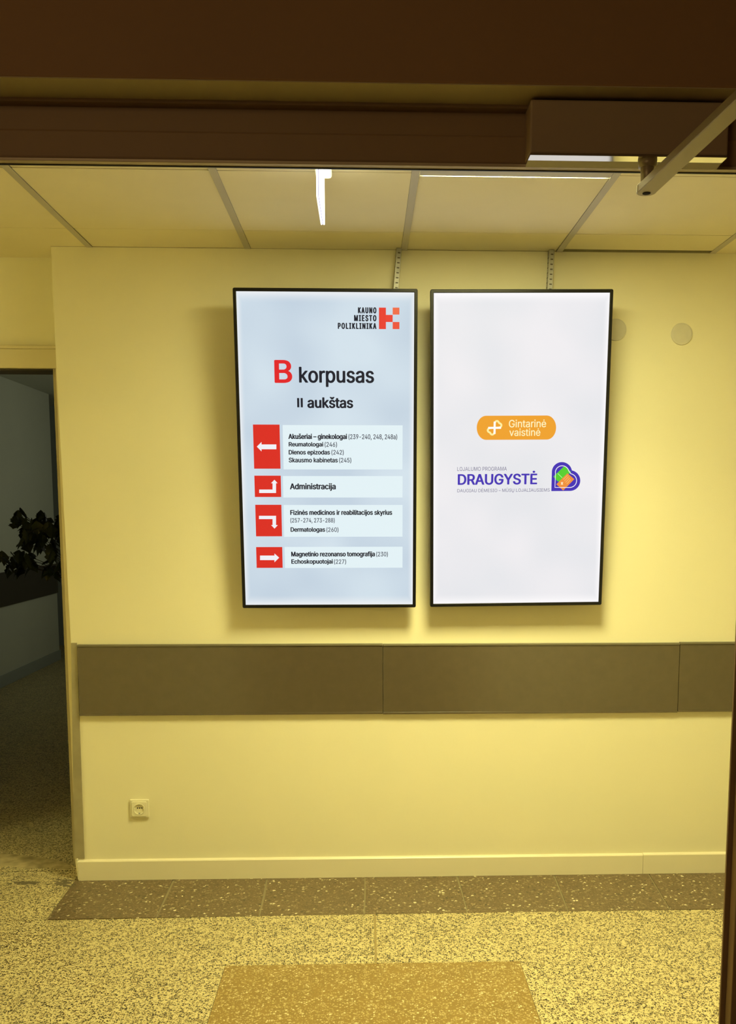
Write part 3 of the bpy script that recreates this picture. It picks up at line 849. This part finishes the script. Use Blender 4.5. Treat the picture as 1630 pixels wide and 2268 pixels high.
bmesh.ops.recalc_face_normals(bm, faces=bm.faces)
link('socket_cover', bm, 'socket', so)
for dx in (-.0085, 0, .0085):
    bm = bmesh.new(); bm_cyl(bm, (dx + .0015, -.0106, .004), (0, -1, 0), .0027, .0027, .001, 20); link('pin_hole', bm, 'hole', so)
box('earth_clip', (-.003, -.0155, -R_ + .001), (.003, -.0103, -R_ + .0065), 'steel', so, bev=.001)
box('earth_clip', (-.003, -.0155, R_ - .0045), (.003, -.0103, R_ - .001), 'steel', so, bev=.001)
box('side_rib', (-R_ + .001, -.0150, -.004), (-R_ + .005, -.0103, .004), 'socket', so, bev=.001)
box('side_rib', (R_ - .005, -.0150, -.004), (R_ - .001, -.0103, .004), 'socket', so, bev=.001)

# ------------------------------------------------------------------ glowing blade sign seen edge-on
zs = CEIL - .030
hf = onZ(717, 397, zs); Yf = hf.y
pz = onY(716, 500, Yf).z
xP = onY(715, 480, Yf).x
hx0, hx1 = onZ(700, 397, zs).x, onZ(735, 397, zs).x
sg = empty('blade_sign', (xP, Yf - .13, CEIL), 'glowing white hanging blade sign seen edge-on below the ceiling', 'sign')
rel(box('housing', (hx0, Yf - .27, zs), (hx1, Yf, CEIL - .0035), 'signbody', None, bev=.008, seg=4), sg)
rel(box('light_blade', (xP - .0062, Yf - .262, pz), (xP - .0012, Yf - .006, zs + .001), 'sign', None, bev=.002), sg)
rel(box('light_blade', (xP + .0012, Yf - .262, pz), (xP + .0062, Yf - .006, zs + .001), 'sign', None, bev=.002), sg)
rel(box('blade_core', (xP - .0012, Yf - .2615, pz + .0015), (xP + .0012, Yf - .007, zs), 'signline'), sg)

# ------------------------------------------------------------------ door closer on the door head
fY = NY - .016
cx0, cx1 = onY(1175, 220, fY - .045).x, onY(1612, 345, fY - .045).x
zt_, zb_ = onY(1175, 219, fY - .045).z, onY(1300, 345, fY - .045).z
dc = empty('door_closer', ((cx0 + cx1) / 2, fY, zb_), 'boxy brown-grey door closer with polished underside above the doorway, top right', 'door closer')
rel(box('closer_body', (cx0, fY - .045, zb_ + .003), (cx1, fY, zt_), 'closer', None, bev=.003), dc)
# polished underside in two facets
bm = bmesh.new()
v_ = [bm.verts.new(p) for p in ((cx0 + .001, fY - .045, zb_), (cx1 - .001, fY - .045, zb_), (cx1 - .001, fY - .024, zb_), (cx0 + .001, fY - .024, zb_),
      (cx0 + .001, fY - .001, zb_ - .0018), (cx1 - .001, fY - .001, zb_ - .0018), (cx0 + .001, fY - .045, zb_ + .0035), (cx1 - .001, fY - .045, zb_ + .0035),
      (cx0 + .001, fY - .001, zb_ + .0035), (cx1 - .001, fY - .001, zb_ + .0035))]
for f in ((0,1,2,3), (3,2,5,4), (0,6,7,1), (4,5,9,8), (0,3,4,8,6), (1,7,9,5,2), (6,8,9,7)): bm.faces.new([v_[i] for i in f])
bmesh.ops.recalc_face_normals(bm, faces=bm.faces)
rel(link('base_plate', bm, 'chrome'), dc)
za = zb_ - .040
pv = onZ(1431, 393, za)
pvy = fY - .030; pv = Vector((onY(1433, 390, pvy).x, pvy, za))
bm = bmesh.new(); bm_cyl(bm, (pv.x, pv.y, (zb_ + za) / 2 + .002), (0, 0, 1), .0085, .0105, zb_ - za + .004, 32)
bm_cyl(bm, (pv.x, pv.y, zb_ - .005), (0, 0, 1), .013, .014, .010, 32)
rel(link('spindle', bm, 'arm', None, True), dc)
dirv = (onZ(1640, 222, za) - pv); dirv.z = 0; dirv.normalize()
ang = math.atan2(dirv.y, dirv.x)
MA = Matrix.Translation((pv.x, pv.y, za)) @ Matrix.Rotation(ang, 4, 'Z')
arm_pts = [(.38, -.012), (.38, .012)] + [(.0145 * math.cos(a), .0145 * math.sin(a)) for a in [math.radians(75 + 210 * i / 14) for i in range(15)]]
rel(prism('closer_arm', arm_pts, 'z', -.006, .006, 'arm', None, bev=.001, M4=MA), dc)
bm = bmesh.new(); bm_cyl(bm, (pv.x, pv.y, za - .0064), (0, 0, 1), .0058, .0058, .001, 24); rel(link('screw_hole', bm, 'hole'), dc)
end = pv + dirv * .372
MF = Matrix.Translation((end.x, end.y, za - .013))
bm = bmesh.new(); bm_cyl(bm, (end.x, end.y, za - .006), (0, 0, 1), .008, .008, .03, 20); rel(link('arm_joint', bm, 'arm', None, True), dc)
lx = DR_ + .09
tgt = Vector((lx, end.y - .12, za - .015)); dd = tgt - Vector((end.x, end.y, za - .015)); L2 = dd.length
MB_ = Matrix.Translation((end.x, end.y, za - .015)) @ Matrix.Rotation(math.atan2(dd.y, dd.x), 4, 'Z')
bm = bmesh.new(); bm_box(bm, (-.01, -.011, -.005), (L2, .011, .005), .002, 1, MB_); rel(link('forearm', bm, 'arm'), dc)
# the open door leaf the arm leads to, just outside the frame on the right
d3 = struct(box('door_3', (lx, NY - .95, .01), (lx + .045, NY - .04, HB - .01), 'doorleaf', None, bev=.002), 'brown door leaf standing open in the near room', 'door')
